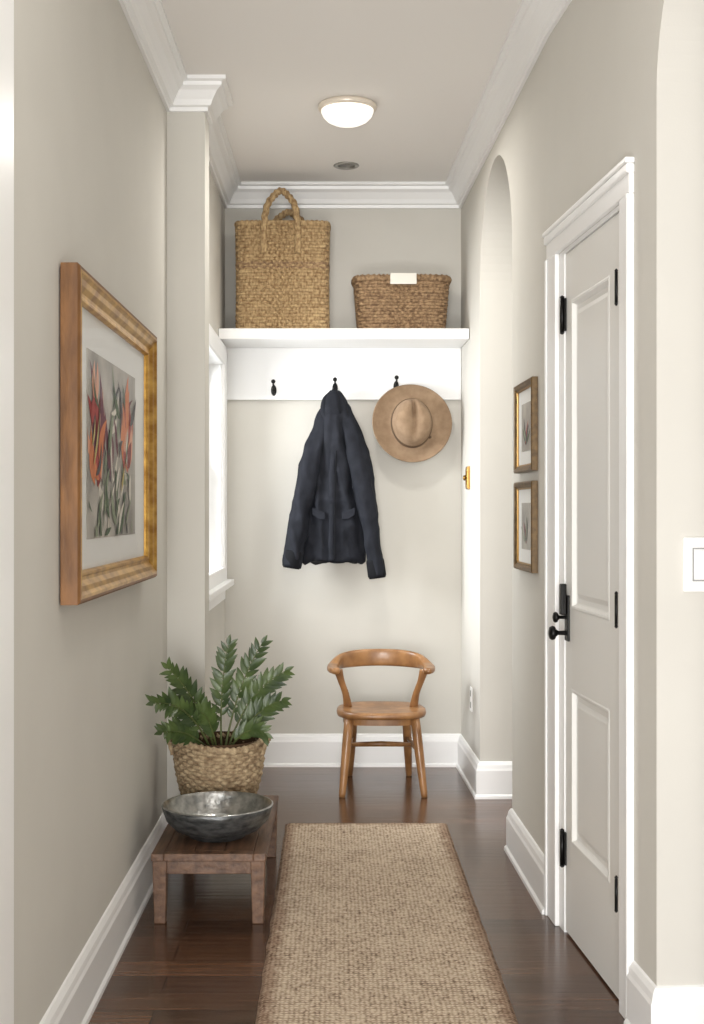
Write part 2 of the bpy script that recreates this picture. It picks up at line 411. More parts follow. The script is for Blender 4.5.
# ------------------------------------------------------------------ woven baskets
def weave(name, shape, rows, nst, sr, amp, c, m, parent, sides=6):
    V = []; F = []; npt = nst*4
    for k in range(rows):
        t = (k+.5)/rows; off = len(V)
        for j in range(npt):
            th = 2*math.pi*j/npt
            x, y, z = shape(t, th); rad = Vector((x, y, 0)).normalized()
            jit = 1+.12*noise.noise(Vector((k*3.1, j*.15, 0)))
            o = amp*math.cos(nst/2*th + math.pi*k)
            zz = z+.0015*noise.noise(Vector((k*1.7, j*.08, 4)))
            for q in range(sides):
                ph = 2*math.pi*q/sides
                V.append((c[0]+x+rad.x*(o+sr*jit*.8*math.cos(ph)), c[1]+y+rad.y*(o+sr*jit*.8*math.cos(ph)), c[2]+zz+sr*1.1*jit*math.sin(ph)))
        for j in range(npt):
            for q in range(sides):
                a = off+j*sides; b = off+((j+1) % npt)*sides
                F.append((a+q, a+(q+1) % sides, b+(q+1) % sides, b+q))
    mesh(name, V, F, m, smooth=True, parent=parent)

def superell(a, b, n, th):
    ct, st = math.cos(th), math.sin(th)
    r = (abs(ct/a)**n+abs(st/b)**n)**(-1/n)
    return r*ct, r*st

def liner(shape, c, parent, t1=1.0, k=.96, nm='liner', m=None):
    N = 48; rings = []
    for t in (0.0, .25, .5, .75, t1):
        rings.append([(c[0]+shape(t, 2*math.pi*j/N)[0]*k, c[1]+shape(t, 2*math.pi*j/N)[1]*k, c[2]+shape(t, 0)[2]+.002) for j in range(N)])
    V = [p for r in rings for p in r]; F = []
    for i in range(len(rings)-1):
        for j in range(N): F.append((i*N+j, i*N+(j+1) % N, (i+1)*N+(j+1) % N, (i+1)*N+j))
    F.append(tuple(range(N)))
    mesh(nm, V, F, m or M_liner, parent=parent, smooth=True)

def rim(shape, t, c, r, m, parent, nb=60, nm='rim', sides=8):
    N = 240; V = []; F = []
    for j in range(N):
        th = 2*math.pi*j/N; x, y, z = shape(t, th); rad = Vector((x, y, 0)).normalized()
        for q in range(sides):
            ph = 2*math.pi*q/sides; rr = r*(1+.22*math.sin(nb*th+ph*1))
            V.append((c[0]+x+rad.x*rr*math.cos(ph), c[1]+y+rad.y*rr*math.cos(ph), c[2]+z+rr*math.sin(ph)))
    for j in range(N):
        for q in range(sides):
            a = j*sides; b = ((j+1) % N)*sides
            F.append((a+q, a+(q+1) % sides, b+(q+1) % sides, b+q))
    mesh(nm, V, F, m, smooth=True, parent=parent)

# tall tote on the shelf
tc = (-.282, 6.42, 2.177)
tote = empty('seagrass_tote_basket', tc)
def s_tote(t, th):
    k = 1.0-.015*math.sin(math.pi*t)+.01*t
    x, y = superell(.222*k, .105*k, 7, th); return x, y, t*.52
weave('woven_body', s_tote, 34, 56, .0088, .004, tc, M_basket, tote)
liner(s_tote, tc, tote); rim(s_tote, 1.0, tc, .011, M_basket, tote, 80)
rim(s_tote, .62, tc, .010, M_basket2, tote, 80, 'band'); rim(s_tote, .585, tc, .009, M_basket2, tote, 80, 'band'); rim(s_tote, .015, tc, .008, M_basket, tote, 80, 'foot')
for yy, dx, hh, nm in ((-.098, -.005, .165, 'handle_front'), (.07, .025, .10, 'handle_rear')):
    x0, x1 = tc[0]-.082+dx, tc[0]+.082+dx; zt = tc[2]+.50; y = tc[1]+yy
    P = spline([(x0, y-.016, zt-.13), (x0, y-.016, zt), (x0+.015, y, zt+hh*.62), (x0+.05, y, zt+hh*.93), ((x0+x1)/2, y, zt+hh+.01), (x1-.05, y, zt+hh*.93), (x1-.015, y, zt+hh*.62), (x1, y-.016, zt), (x1, y-.016, zt-.13)], 10)
    tube(nm, P, .0165, M_basket, n=10, parent=tote, ref=(0, 1, 0), wob=lambda i, th: 1+.15*math.sin(i*1.3+th*1))

# low basket
lc = (.302, 6.43, 2.177)
lowb = empty('wicker_storage_basket', lc)
def s_low(t, th):
    k = .91+.09*t
    x, y = superell(.228*k, .125*k, 5, th); return x, y, t*.25
weave('woven_body', s_low, 17, 52, .0085, .0045, lc, M_basket2, lowb)
liner(s_low, lc, lowb); rim(s_low, 1.0, lc, .016, M_basket2, lowb, 60); rim(s_low, .03, lc, .009, M_basket2, lowb, 70, 'foot')
box('label', .243, .37, 6.43-.150, 6.43-.146, 2.392, 2.445, M_label, parent=lowb, bevel=.001)

# ------------------------------------------------------------------ jacket
jk = empty('hanging_jacket', (-.02, 6.5, 1.6))
def ridge(v):
    return 1-abs(noise.noise(v))*2
def crumple(o, amp, seed, z_top=1.9):
    """soft drape creases, displaced along normals"""
    me = o.data; N_ = [v.normal.copy() for v in me.vertices]
    for v, nn in zip(me.vertices, N_):
        p = v.co; g = .45+.55*min(1, (z_top-p.z)/.25)
        a = ridge(Vector((p.x*12+p.z*2.5+seed, p.y*5, p.z*2.2)))
        b = ridge(Vector((p.x*7-p.z*7, p.y*6+seed, p.z*8+p.x*7)))
        c = noise.noise(Vector((p.x*26, p.y*26+seed, p.z*12)))
        dlt = amp*g*(.85*(a-.6)+.4*(b-.6)+.2*c)
        q = p+nn*dlt; q.y = min(q.y, 6.574); v.co = q
    me.update()
def ring_at(z, x0, x1, dep, yc, i):
    xc = (x0+x1)/2; hw = (x1-x0)/2; N = 132; out = []
    for j in range(N):
        th = 2*math.pi*j/N; cx, cy = math.cos(th), math.sin(th)
        g = min(1, max(0, (1.86-z)/.3))
        f = 1 + g*(.12*math.sin(6*th+2.2*z*3)+.07*math.sin(11*th+1.3+z*9)) * (1 if cy < 0 else .3)
        nn = noise.noise(Vector((cx*3, cy*3, z*6)))*.16*g
        y = yc + cy*dep*(f+nn)
        x = xc + cx*hw*(1+.02*math.sin(5*th+z*20)*g)
        out.append((x, min(y, 6.572), z+.010*math.sin(5*th)*g))
    return out
secs = [(1.895, -.040, .000, .016, 6.515), (1.885, -.060, .012, .022, 6.515), (1.862, -.078, .030, .032, 6.512), (1.83, -.090, .044, .042, 6.508), (1.79, -.104, .058, .05, 6.502), (1.74, -.120, .074, .056, 6.498),
        (1.67, -.136, .088, .06, 6.495), (1.58, -.150, .100, .062, 6.493), (1.48, -.160, .108, .064, 6.493), (1.38, -.168, .116, .066, 6.493), (1.30, -.176, .122, .068, 6.493), (1.245, -.182, .126, .066, 6.493), (1.215, -.184, .126, .064, 6.493), (1.155, -.182, .124, .062, 6.493), (1.048, -.185, .126, .062, 6.493), (1.040, -.178, .118, .050, 6.493)]
def interp(S_, n):
    out = []
    for i in range(n+1):
        u = i/n*(len(S_)-1); k = min(int(u), len(S_)-2); t = u-k
        out.append(tuple(S_[k][q]*(1-t)+S_[k+1][q]*t for q in range(5)))
    return out
ob = loft('body', [ring_at(z, a, b, dp, yc, i) for i, (z, a, b, dp, yc) in enumerate(interp(secs, 120))], M_jacket, parent=jk)
crumple(ob, .017, 2.0)
def sleeve(nm, pts, rad, ph):
    P = spline(pts, 22); n = len(P); R = []
    for i in range(n):
        u = i/(n-1)*(len(rad)-1); k = min(int(u), len(rad)-2); R.append(rad[k]*(1-(u-k))+rad[k+1]*(u-k))
    def wob(i, th):
        return 1+.05*math.sin(3*th+ph+i*.05)+.14*noise.noise(Vector((i*.06, math.cos(th)*1.6, math.sin(th)*1.6+ph)))
    s_ = tube(nm, P, R, M_jacket, n=56, parent=jk, ref=(0, 1, 0), wob=wob, flat=.8)
    crumple(s_, .015, ph*5)
    c0, c1 = P[-4], P[-1]
    tube(nm+'_cuff', [c0+(c1-c0)*t for t in (-1.2, -.9, .9, 1.25)], [R[-1]*.98, R[-1]*1.05, R[-1]*1.06, R[-1]*.92], M_jdark, n=24, parent=jk, ref=(0, 1, 0), flat=.8)
sleeve('sleeve_left', [(-.060, 6.50, 1.82), (-.098, 6.485, 1.70), (-.150, 6.46, 1.50), (-.200, 6.445, 1.28), (-.240, 6.435, 1.02)], [.026, .044, .054, .055, .051, .043], .4)
sleeve('sleeve_right', [(.016, 6.50, 1.82), (.050, 6.48, 1.70), (.103, 6.45, 1.50), (.146, 6.435, 1.25), (.184, 6.43, .972)], [.026, .045, .056, .057, .051, .043], 2.1)
# hood bunched below the hook, collar wings, placket
hd = tube('hood', spline([(-.030, 6.515, 1.905), (-.034, 6.498, 1.875), (-.036, 6.482, 1.835), (-.034, 6.474, 1.79), (-.030, 6.480, 1.755)], 10), [.012, .026, .040, .046, .040, .018], M_jacket, n=40, parent=jk, ref=(0, 1, 0), flat=.62)
crumple(hd, .022, 9.0)
for sg, nm in ((-1, 'collar_left'), (1, 'collar_right')):
    t_ = tube(nm, spline([(-.030+sg*.012, 6.505, 1.895), (-.030+sg*.045, 6.488, 1.845), (-.032+sg*.052, 6.470, 1.785), (-.034+sg*.020, 6.452, 1.735)], 10), [.010, .014, .016, .014, .006], M_jacket, n=16, parent=jk, ref=(0, 1, 0), flat=.6)
    crumple(t_, .008, 4+sg)
tube('hanger_loop', spline([(-.03, 6.50, 1.90), (-.03, 6.515, 1.93), (-.02, 6.515, 1.93), (-.018, 6.50, 1.90)], 6), .003, M_jdark, n=6, parent=jk)
pl = spline([(-.030, 6.452, 1.745), (-.030, 6.443, 1.68), (-.034, 6.430, 1.55), (-.038, 6.426, 1.35), (-.04, 6.426, 1.20), (-.04, 6.432, 1.05)], 12)
pk = tube('placket', pl, .016, M_jacket, n=14, parent=jk, flat=.5, ref=(0, 1, 0)); crumple(pk, .008, 1)
tube('zip', [p+Vector((.014, -.006, 0)) for p in pl], .003, M_jdark, n=6, parent=jk, ref=(0, 1, 0))
for nm, x, y, sx in (('pocket_flap_left', -.105, 6.424, 1), ('pocket_flap_right', .042, 6.420, -1)):
    V = [(x-.032, y, 1.30+.012*sx), (x+.032, y-.003, 1.30-.012*sx), (x+.032, y-.005, 1.264-.012*sx), (x, y-.006, 1.256), (x-.032, y, 1.264+.012*sx)]
    V += [(a, b+.02, c) for a, b, c in V]
    mesh(nm, V, [(0, 1, 2, 3, 4), (9, 8, 7, 6, 5)]+[(i, i+5, (i+1) % 5+5, (i+1) % 5) for i in range(5)], M_jacket, parent=jk, bevel=.003)

# ------------------------------------------------------------------ hat
hat = empty('felt_hat', (.358, 6.53, 1.733))
prof = [(.200, .012), (.192, .006), (.175, .0), (.15, -.003), (.125, -.002), (.105, .002), (.097, .01), (.094, .03), (.09, .055), (.086, .08), (.08, .10), (.07, .114), (.055, .121), (.038, .124), (.02, .125), (.004, .125)]
Rm = Matrix.Rotation(math.radians(5), 3, 'Z') @ Matrix.Rotation(math.radians(-10), 3, 'X') 
def hatpt(r, h, th):
    x = r*math.cos(th); y = r*math.sin(th)
    k = min(1, max(0, (.14-r)/.04)); x *= 1+.04*k; y *= 1+.26*k
    if r > .14: h += .02*abs(math.cos(th))**2*((r-.14)/.06) 
    if h > .04 and r < .1:
        g = (h-.04)/.085
        h -= .040*g*math.exp(-(x/.018)**2)*(0.35+.65*min(1, max(0, (y+.09)/.12)))
        pf = math.exp(-((y-.085)/.045)**2)*g
        x *= 1-.42*pf
        h -= .018*max(0, -y/.09)*g
    v = Rm @ Vector((x, -h, y))
    return (.358+v.x, 6.520+v.y, 1.733+v.z)
rings = [[hatpt(r, h, 2*math.pi*j/72) for j in range(72)] for r, h in prof]
V = [p for r in rings for p in r]; F = []
for i in range(len(rings)-1):
    for j in range(72): F.append((i*72+j, i*72+(j+1) % 72, (i+1)*72+(j+1) % 72, (i+1)*72+j))
F.append(tuple(range((len(rings)-1)*72, len(rings)*72)))
ho = mesh('hat_shell', V, F, M_felt, smooth=True, parent=hat, subsurf=1)
so = ho.modifiers.new('sol', 'SOLIDIFY'); so.thickness = .004; so.offset = 0
bandr = [[hatpt(r, h, 2*math.pi*j/72) for j in range(72)] for r, h in ((.0975, .009), (.1015, .009), (.0985, .026), (.0945, .026))]
loft('band', bandr, M_band, parent=hat, closed=True)
kp = hatpt(.104, .02, math.radians(-35)); 
lathe('band_knot', [(.0, -.008), (.007, -.005), (.009, 0), (.007, .005), (0, .008)], kp, M_band, n=10, parent=hat)

# ------------------------------------------------------------------ large left picture
pc = empty('framed_botanical_print', (-.66, 3.72, 1.48))
fL = lambda s, z, h: (-.664+h, s, z)
Y0, Y1, Z0, Z1 = 3.07, 4.37, 1.075, 1.885
rects('frame_outer', fL, Y0, Y1, Z0, Z1, [(.012, 0), (0, .004), (0, .044), (.006, .05), (.012, .05), (.012, .0)], M_frwood, parent=pc, closed=True)
rects('frame_gilding', fL, Y0, Y1, Z0, Z1, [(.012, .01), (.012, .050), (.020, .051), (.028, .044), (.040, .040), (.052, .030), (.060, .029), (.064, .032), (.070, .031), (.074, .022), (.074, .01)], M_gold, parent=pc, closed=True)
mbox('backing', fL, Y0+.02, Y1-.02, Z0+.02, Z1-.02, .002, .009, M_frwood, parent=pc)
mbox('mat', fL, Y0+.070, Y1-.070, Z0+.070, Z1-.070, .012, .016, M_matb, parent=pc)
PY0, PY1, PZ0, PZ1 = 3.32, 4.10, 1.225, 1.715
mbox('print_sheet', fL, PY0, PY1, PZ0, PZ1, .016, .0175, M_paper, parent=pc)
mesh('glass', [fL(Y0+.070, Z0+.07, .026), fL(Y1-.07, Z0+.07, .026), fL(Y1-.07, Z1-.07, .026), fL(Y0+.07, Z1-.07, .026)], [(0, 1, 2, 3)], M_glass, parent=pc)
cols = {'red': C(132, 46, 44), 'crimson': C(168, 72, 68), 'orange': C(206, 126, 84), 'peach': C(216, 162, 136), 'green': C(86, 102, 78), 'sage': C(140, 148, 126), 'cream': C(216, 210, 198), 'dark': C(84, 80, 82), 'plum': C(112, 66, 78), 'yellow': C(190, 172, 112)}
CM = {k: mat('pigment_'+k, v, .8) for k, v in cols.items()}
PV = {}
def petal(col, y, z, ang, L, W, k, bd=.12):
    n = 8; c_, s_ = math.cos(ang), math.sin(ang); A = []; B = []
    for i in range(n+1):
        t = i/n; w_ = W*math.sin(math.pi*min(1, t**.8))*.5; bend = bd*L*math.sin(math.pi*t)
        for lst, sg in ((A, 1), (B, -1)):
            u = t*L; v = sg*w_+bend
            lst.append(fL(min(PY1-.005, max(PY0+.005, y+u*c_-v*s_)), min(PZ1-.005, max(PZ0+.005, z+u*s_+v*c_)), .0177+k*.00003))
    Vs, Fs = PV.setdefault(col, ([], [])); o = len(Vs); Vs.extend(A+B)
    for i in range(n): Fs.append((o+i, o+i+1, o+n+2+i, o+n+1+i))
k = 0
rp = random.Random(5)
def burst(y, z, cl, num, a0, a1, l0, l1, w0, w1, sp_):
    global k
    for i in range(num):
        petal(rp.choice(cl), y+rp.uniform(-sp_, sp_), z+rp.uniform(-sp_, sp_), math.radians(rp.uniform(a0, a1)), rp.uniform(l0, l1), rp.uniform(w0, w1), k, rp.uniform(-.2, .2)); k += 1
burst(3.75, 1.42, ['sage', 'cream', 'plum'], 14, 20, 160, .12, .26, .02, .06, .16)
burst(3.48, 1.40, ['red', 'crimson', 'red', 'plum', 'orange', 'peach'], 24, 45, 140, .10, .26, .03, .08, .06)
burst(3.92, 1.46, ['orange', 'crimson', 'peach', 'orange', 'red'], 22, 35, 135, .09, .22, .03, .07, .05)
burst(3.42, 1.56, ['red', 'crimson', 'peach'], 6, 50, 130, .07, .13, .03, .06, .04)
burst(3.70, 1.29, ['green', 'sage', 'cream', 'dark', 'green', 'cream'], 60, 30, 150, .07, .19, .012, .04, .30)
burst(3.70, 1.25, ['green', 'sage', 'dark', 'yellow'], 24, 50, 130, .06, .16, .012, .03, .34)
for col, (Vs, Fs) in PV.items(): mesh('petals_'+col, Vs, Fs, CM[col], parent=pc)

# ------------------------------------------------------------------ small frames on right wall
def small_frame(nm, z0, z1, seed):
    s0, s1 = 6.6-4.775, 6.6-4.395
    e = empty(nm, R1((s0+s1)/2, (z0+z1)/2, 0))
    rects('moulding', R1, s0, s1, z0, z1, [(0, .001), (0, .020), (.005, .024), (.014, .021), (.020, .014), (.022, .014), (.024, .008), (.024, .001)], M_dkfr, parent=e, closed=True)
    rects('gilt_lip', R1, s0+.022, s1-.022, z0+.022, z1-.022, [(0, .007), (0, .014), (.005, .012), (.005, .007)], M_brass, parent=e, closed=True)
    mbox('mat', R1, s0+.024, s1-.024, z0+.024, z1-.024, .004, .008, M_matb, parent=e)
    mbox('print_sheet', R1, s0+.10, s1-.10, z0+.075, z1-.075, .008, .0095, M_paper, parent=e)
    r = random.Random(seed); c0 = (s0+s1)/2
    for i in range(12):
        a = math.radians(r.uniform(30, 150)); L = r.uniform(.05, .11); W = r.uniform(.012, .025); y, z = c0+r.uniform(-.02, .02), z0+.095
        A = []; B = []
        for q in range(7):
            t = q/6; w_ = W*math.sin(math.pi*t)*.5
            A.append(R1(y+t*L*math.cos(a)-w_*math.sin(a), z+t*L*math.sin(a)+w_*math.cos(a), .0096+i*.00006))
            B.append(R1(y+t*L*math.cos(a)+w_*math.sin(a), z+t*L*math.sin(a)-w_*math.cos(a), .0096+i*.00006))
        mesh('leaf_drawing', A+B[::-1], [tuple(range(14))], CM[r.choice(['green', 'sage', 'crimson', 'dark'])], parent=e)
    q_ = .0115
    mesh('glass', [R1(s0+.024, z0+.024, q_), R1(s1-.024, z0+.024, q_), R1(s1-.024, z1-.024, q_), R1(s0+.024, z1-.024, q_)], [(0, 1, 2, 3)], M_glass, parent=e)
small_frame('framed_small_print', 1.434, 1.752, 1)
small_frame('framed_small_print.001', 1.086, 1.40, 2)

# brass wall plate, outlet, switch
bp = empty('brass_wall_hook', R1(.33, 1.454, 0))
rects('plate', R1, .29, .37, 1.40, 1.51, [(0, 0), (0, .008), (.008, .014), (.022, .012), (.022, 0)], M_brass, parent=bp, closed=True)
mbox('plate_back', R1, .305, .355, 1.42, 1.49, 0, .006, M_dkfr, parent=bp)
knp = [Vector(R1(.33, 1.455, h)) for h in (.005, .014, .018, .026, .03)]
tube('knob', knp, [.005, .006, .013, .013, .004], M_brass, n=12, parent=bp, ref=(0, 0, 1))
ot = empty('wall_outlet', R1(.43, .4, 0))
mbox('plate', R1, .395, .465, .345, .46, 0, .005, M_white, parent=ot, bevel=.002)
for z in (.375, .43): mbox('socket', R1, .415, .445, z-.014, z+.014, .005, .006, M_outlet, parent=ot)
# light switch on arch jamb (faces the hall)
jf = lambda s, z, h: R2(L2+h, z, -s)
ls = empty('light_switch', jf(.1, 1.17, 0))
mbox('plate', jf, .064, .140, 1.105, 1.235, 0, .009, M_white, parent=ls, bevel=.003)
rects('rocker_frame', jf, .084, .120, 1.130, 1.210, [(0, .009), (0, .0115), (.003, .0115), (.003, .009)], M_outlet, parent=ls, closed=True)
mbox('rocker', jf, .088, .116, 1.135, 1.205, .009, .014, M_white, parent=ls, bevel=.002)

# ------------------------------------------------------------------ ceiling lamp
cl = empty('flush_ceiling_lamp', (.03, 5.27, H))
lathe('metal_pan', [(.0, 0), (.11, 0), (.118, -.006), (.12, -.016), (.116, -.024), (.108, -.026), (0, -.026)], (.03, 5.27, H), mat('lamp_cream_metal', C(225, 215, 200), .3, .2), parent=cl)
M_dome = emit('lamp_glass_lit', (1, .95, .87, 1), 1.0)
lathe('glass_dome', [(.106, -.024), (.105, -.034), (.098, -.050), (.082, -.066), (.058, -.078), (.03, -.084), (.004, -.086)], (.03, 5.27, H), M_dome, parent=cl)
rd = empty('recessed_downlight', (.03, 6.2, H))
lathe('ring', [(.04, 0), (.06, 0), (.062, -.004), (.056, -.008), (.042, -.006)], (.03, 6.2, H), mat('brushed_nickel', C(165, 163, 158), .35, .8), parent=rd, cap=False, closed=True)
lathe('lens', [(.0, -.001), (.041, -.001), (.041, -.003), (0, -.003)], (.03, 6.2, H), mat('downlight_lens', C(120, 118, 114), .3), n=32, parent=rd)

# ------------------------------------------------------------------ bench
bn = empty('low_wooden_bench', (-.408, 4.49, 0))
bx0, bx1, by0, by1, bz = -.592, -.232, 4.07, 4.91, .223
for i in range(3):
    a = bx0+.04+(bx1-bx0-.08)*i/3; b = bx0+.04+(bx1-bx0-.08)*(i+1)/3
    box('top_plank', a+.0008, b-.0008, by0+.04, by1-.04, bz-.022, bz, M_bench, parent=bn, bevel=.0015)
for nm, q in {'border_left': (bx0, bx0+.04, by0, by1), 'border_right': (bx1-.04, bx1, by0, by1), 'border_front': (bx0+.04, bx1-.04, by0, by0+.04), 'border_back': (bx0+.04, bx1-.04, by1-.04, by1)}.items():
    box(nm, *q, bz-.024, bz, M_bench, parent=bn, bevel=.003)
box('apron_front', bx0+.02, bx1-.02, by0+.018, by0+.034, bz-.068, bz-.022, M_bench, parent=bn, bevel=.002)
box('apron_back', bx0+.02, bx1-.02, by1-.034, by1-.018, bz-.068, bz-.022, M_bench, parent=bn, bevel=.002)
box('apron_left', bx0+.018, bx0+.034, by0+.03, by1-.03, bz-.068, bz-.022, M_bench, parent=bn, bevel=.002)
box('apron_right', bx1-.034, bx1-.018, by0+.03, by1-.03, bz-.068, bz-.022, M_bench, parent=bn, bevel=.002)
i = 0
for x in (bx0+.026, bx1-.026):
    for y in (by0+.03, by1-.03):
        i += 1
        V = [(x+a*.018, y+b*.018, 0.0) for a, b in ((-1, -1), (1, -1), (1, 1), (-1, 1))] + [(x+a*.023, y+b*.023, bz-.022) for a, b in ((-1, -1), (1, -1), (1, 1), (-1, 1))]
        mesh('leg_%d' % i, V, BOXF, M_bench, parent=bn, bevel=.003)

# ------------------------------------------------------------------ bowl
bc = (-.404, 4.29, bz+.001)
bw = empty('metal_bowl', bc)
lathe('outer', [(0, .0), (.085, 0), (.092, .003), (.10, .012), (.138, .028), (.168, .058), (.180, .092), (.184, .106), (.180, .109), (.176, .108)], bc, M_bowl, parent=bw, n=80, cap=False)
lathe('inner', [(.184, .1065), (.181, .1095), (.176, .1085), (.172, .094), (.157, .062), (.128, .036), (.09, .02), (.04, .013), (0.0, .012)], bc, M_bowli, parent=bw, n=80, cap=False, mod=lambda th, z: 1+.004*math.sin(24*th+z*200))
# ------------------------------------------------------------------ plant
pc0 = (-.440, 4.715, bz+.004)
pl_ = empty('potted_fern_plant', pc0)
def s_pot(t, th):
    r = .118+.040*math.sin(min(1, t*1.15)*math.pi/2)
    r *= 1+.012*math.sin(3*th+1)
    return r*math.cos(th), r*math.sin(th), .009+t*.228+.012*t*math.sin(2*th+.6)
weave('basket_body', s_pot, 18, 38, .0082, .0045, pc0, M_basket3, pl_)
liner(s_pot, pc0, pl_, k=.94); rim(s_pot, 1.0, pc0, .0115, M_basket3, pl_, 44); rim(s_pot, .03, pc0, .009, M_basket3, pl_, 44, 'foot')
for sg, nm in ((-1, 'handle_left'), (1, 'handle_right')):
    x = pc0[0]+sg*.160; z = pc0[2]+.225
    P = spline([(x, pc0[1]-.05, z-.03), (x+sg*.010, pc0[1]-.045, z+.002), (x+sg*.020, pc0[1]-.02, z+.014), (x+sg*.020, pc0[1]+.02, z+.014), (x+sg*.010, pc0[1]+.045, z+.002), (x, pc0[1]+.05, z-.03)], 6)
    tube(nm, P, .008, M_basket3, n=8, parent=pl_, wob=lambda i, th: 1+.15*math.sin(i*1.4+th))
lathe('soil', [(0, .195), (.13, .195), (.147, .19), (.147, .17), (0, .17)], pc0, M_soil, parent=pl_, n=40)
VL, FL, VS, FS = [], [], [], []
def leaflet(p, dirv, nrm, L, W):
    dirv = dirv.normalized(); side = dirv.cross(nrm).normalized(); nn = side.cross(dirv).normalized()
    o = len(VL); n = 7
    for i in range(n+1):
        t = i/n; w_ = W*.5*(math.sin(math.pi*t**.75))**.85 if 0 < t < 1 else .0006
        droop = -nn*(.14*L*t*t)
        c_ = p+dirv*(L*t)+droop
        for q in (-1, 0, 1):
            v = c_+side*(w_*q)+nn*(abs(q)*w_*.28)
            v.x = max(v.x, -.655); VL.append(v)
    for i in range(n):
        for q in range(2):
            a = o+i*3+q; FL.append((a, a+1, a+4, a+3))
def frond(b, mid, t, Ls=.064, Ws=.0215, n=11, face=(0, -1, .35), start=.30):
    P = bez(b, mid, t, 24); r = [.0045*(1-.75*i/24) for i in range(25)]
    rg = tube_rings(P, r, 7); o = len(VS)
    for g in rg: VS.extend(g)
    for i in range(len(rg)-1):
        for j in range(7): FS.append((o+i*7+j, o+i*7+(j+1) % 7, o+(i+1)*7+(j+1) % 7, o+(i+1)*7+j))
    face = Vector(face).normalized()
    for k in range(n):
        u = start+(1-start)*k/(n-.3); q = u*24; i = min(int(q), 23); p = P[i].lerp(P[i+1], q-i)
        tg = (P[i+1]-P[i]).normalized(); sd = tg.cross(face).normalized()
        sc = (.55+.5*math.sin(math.pi*min(1, .15+.83*(k/n))))*random.uniform(.86, 1.12)
        for sg in (-1, 1):
            jt = Vector((random.uniform(-.12, .12), random.uniform(-.3, .1), random.uniform(-.12, .12)))
            dv = sd*sg*.85+tg*random.uniform(.85, 1.2)+face*random.uniform(-.15, .3)+jt
            leaflet(p+tg*(.010*sg), dv, face+jt*1.2, Ls*sc, Ws*sc*1.1)
    leaflet(P[-1], (P[-1]-P[-3]), face, Ls*.6, Ws*.8)
B = Vector((pc0[0]+.01, pc0[1], pc0[2]+.19))
fr = [((-.03, -.02, 0), (-.09, -.19, .23), (-.190, -.40, .24)),
      ((-.02, 0, 0), (-.07, -.10, .22), (-.165, -.22, .335)),
      ((-.03, -.02, 0), (-.10, -.12, .12), (-.180, -.26, .12)),
      ((.0, .01, 0), (-.01, .0, .22), (.025, -.01, .395)),
      ((.01, .01, 0), (.05, .02, .24), (.145, .02, .395)),
      ((.02, 0, 0), (.08, .0, .22), (.230, -.02, .30)),
      ((.02, -.01, 0), (.12, -.02, .17), (.220, -.06, .20)),
      ((.02, -.03, 0), (.09, -.08, .13), (.16, -.10, .09)),
      ((-.01, -.03, 0), (-.03, -.10, .16), (-.06, -.14, .17))]
for a, m_, t in fr:
    frond(B+Vector(a), B+Vector(m_), B+Vector(t))
mesh('leaflets', VL, FL, M_leaf, smooth=True, parent=pl_)
mesh('stems', VS, FS, M_stem, smooth=True, parent=pl_)

# ------------------------------------------------------------------ rug
def rug():
    nx, ny = 40, 170; W, Lh = .332, 1.44; V = []; F = []
    for j in range(ny+1):
        for i in range(nx+1):
            x = -W+2*W*i/nx; y = -Lh+2*Lh*j/ny
            ex = .004*noise.noise(Vector((y*9, x > 0, 0))) if i in (0, nx) else 0
            ey = .004*noise.noise(Vector((x*9, 5, 0))) if j in (0, ny) else 0
            edge = i in (0, nx) or j in (0, ny)
            V.append((x+ex, y+ey, .003 if edge else .011+.0015*noise.noise(Vector((x*8, y*8, 0)))))
    for j in range(ny):
        for i in range(nx):
            a = j*(nx+1)+i; F.append((a, a+1, a+nx+2, a+nx+1))
    o = mesh('jute_runner_rug', V, F, M_rug, smooth=True)
    s = o.modifiers.new('s', 'SOLIDIFY'); s.thickness = .002
    o.location = (.115, 3.925, .001); o.rotation_euler = (0, 0, math.radians(.3))
rug()

# ------------------------------------------------------------------ chair
ch = empty('wooden_armchair', (.19, 6.08, 0))
cx = .192
N = 48
def seat_ring(k, z, dish=0):
    out = []
    for j in range(N):
        th = 2*math.pi*j/N; x, y = superell(.208, .20, 3.2, th)
        if y > 0: x *= 1-.10*(y/.2)
        out.append((cx+x*k, 6.07+y*k, z))
    return out
loft('seat', [seat_ring(.93, .348), seat_ring(.985, .352), seat_ring(1.0, .364), seat_ring(.985, .377), seat_ring(.93, .380), seat_ring(.7, .374), seat_ring(.4, .370), seat_ring(.05, .369)], M_chair, parent=ch)
loft('seat_apron', [seat_ring(.80, .320), seat_ring(.86, .320), seat_ring(.86, .353), seat_ring(.80, .353)], M_chair, parent=ch, closed=True, smooth=False)
for nm, top, bot in (('leg_front_left', (cx-.150, 5.93, .355), (cx-.183, 5.88, 0)), ('leg_front_right', (cx+.150, 5.93, .355), (cx+.190, 5.88, 0)),
                     ('leg_back_left', (cx-.125, 6.22, .355), (cx-.145, 6.36, 0)), ('leg_back_right', (cx+.125, 6.22, .355), (cx+.145, 6.36, 0))):
    T, Bt = Vector(top), Vector(bot); ts = [0, .2, .4, .6, .8, .95, 1]
    tube(nm, [T.lerp(Bt, t) for t in ts], [.021, .022, .0215, .020, .0175, .0155, .014], M_chair, n=14, parent=ch)
def lg(top, bot, z): T, Bt = Vector(top), Vector(bot); return T.lerp(Bt, (T.z-z)/(T.z-Bt.z))
fl_, bl_ = lg((cx-.150, 5.93, .355), (cx-.183, 5.88, 0), .20), lg((cx-.125, 6.22, .355), (cx-.145, 6.36, 0), .20)
frr, brr = lg((cx+.150, 5.93, .355), (cx+.190, 5.88, 0), .20), lg((cx+.125, 6.22, .355), (cx+.145, 6.36, 0), .20)
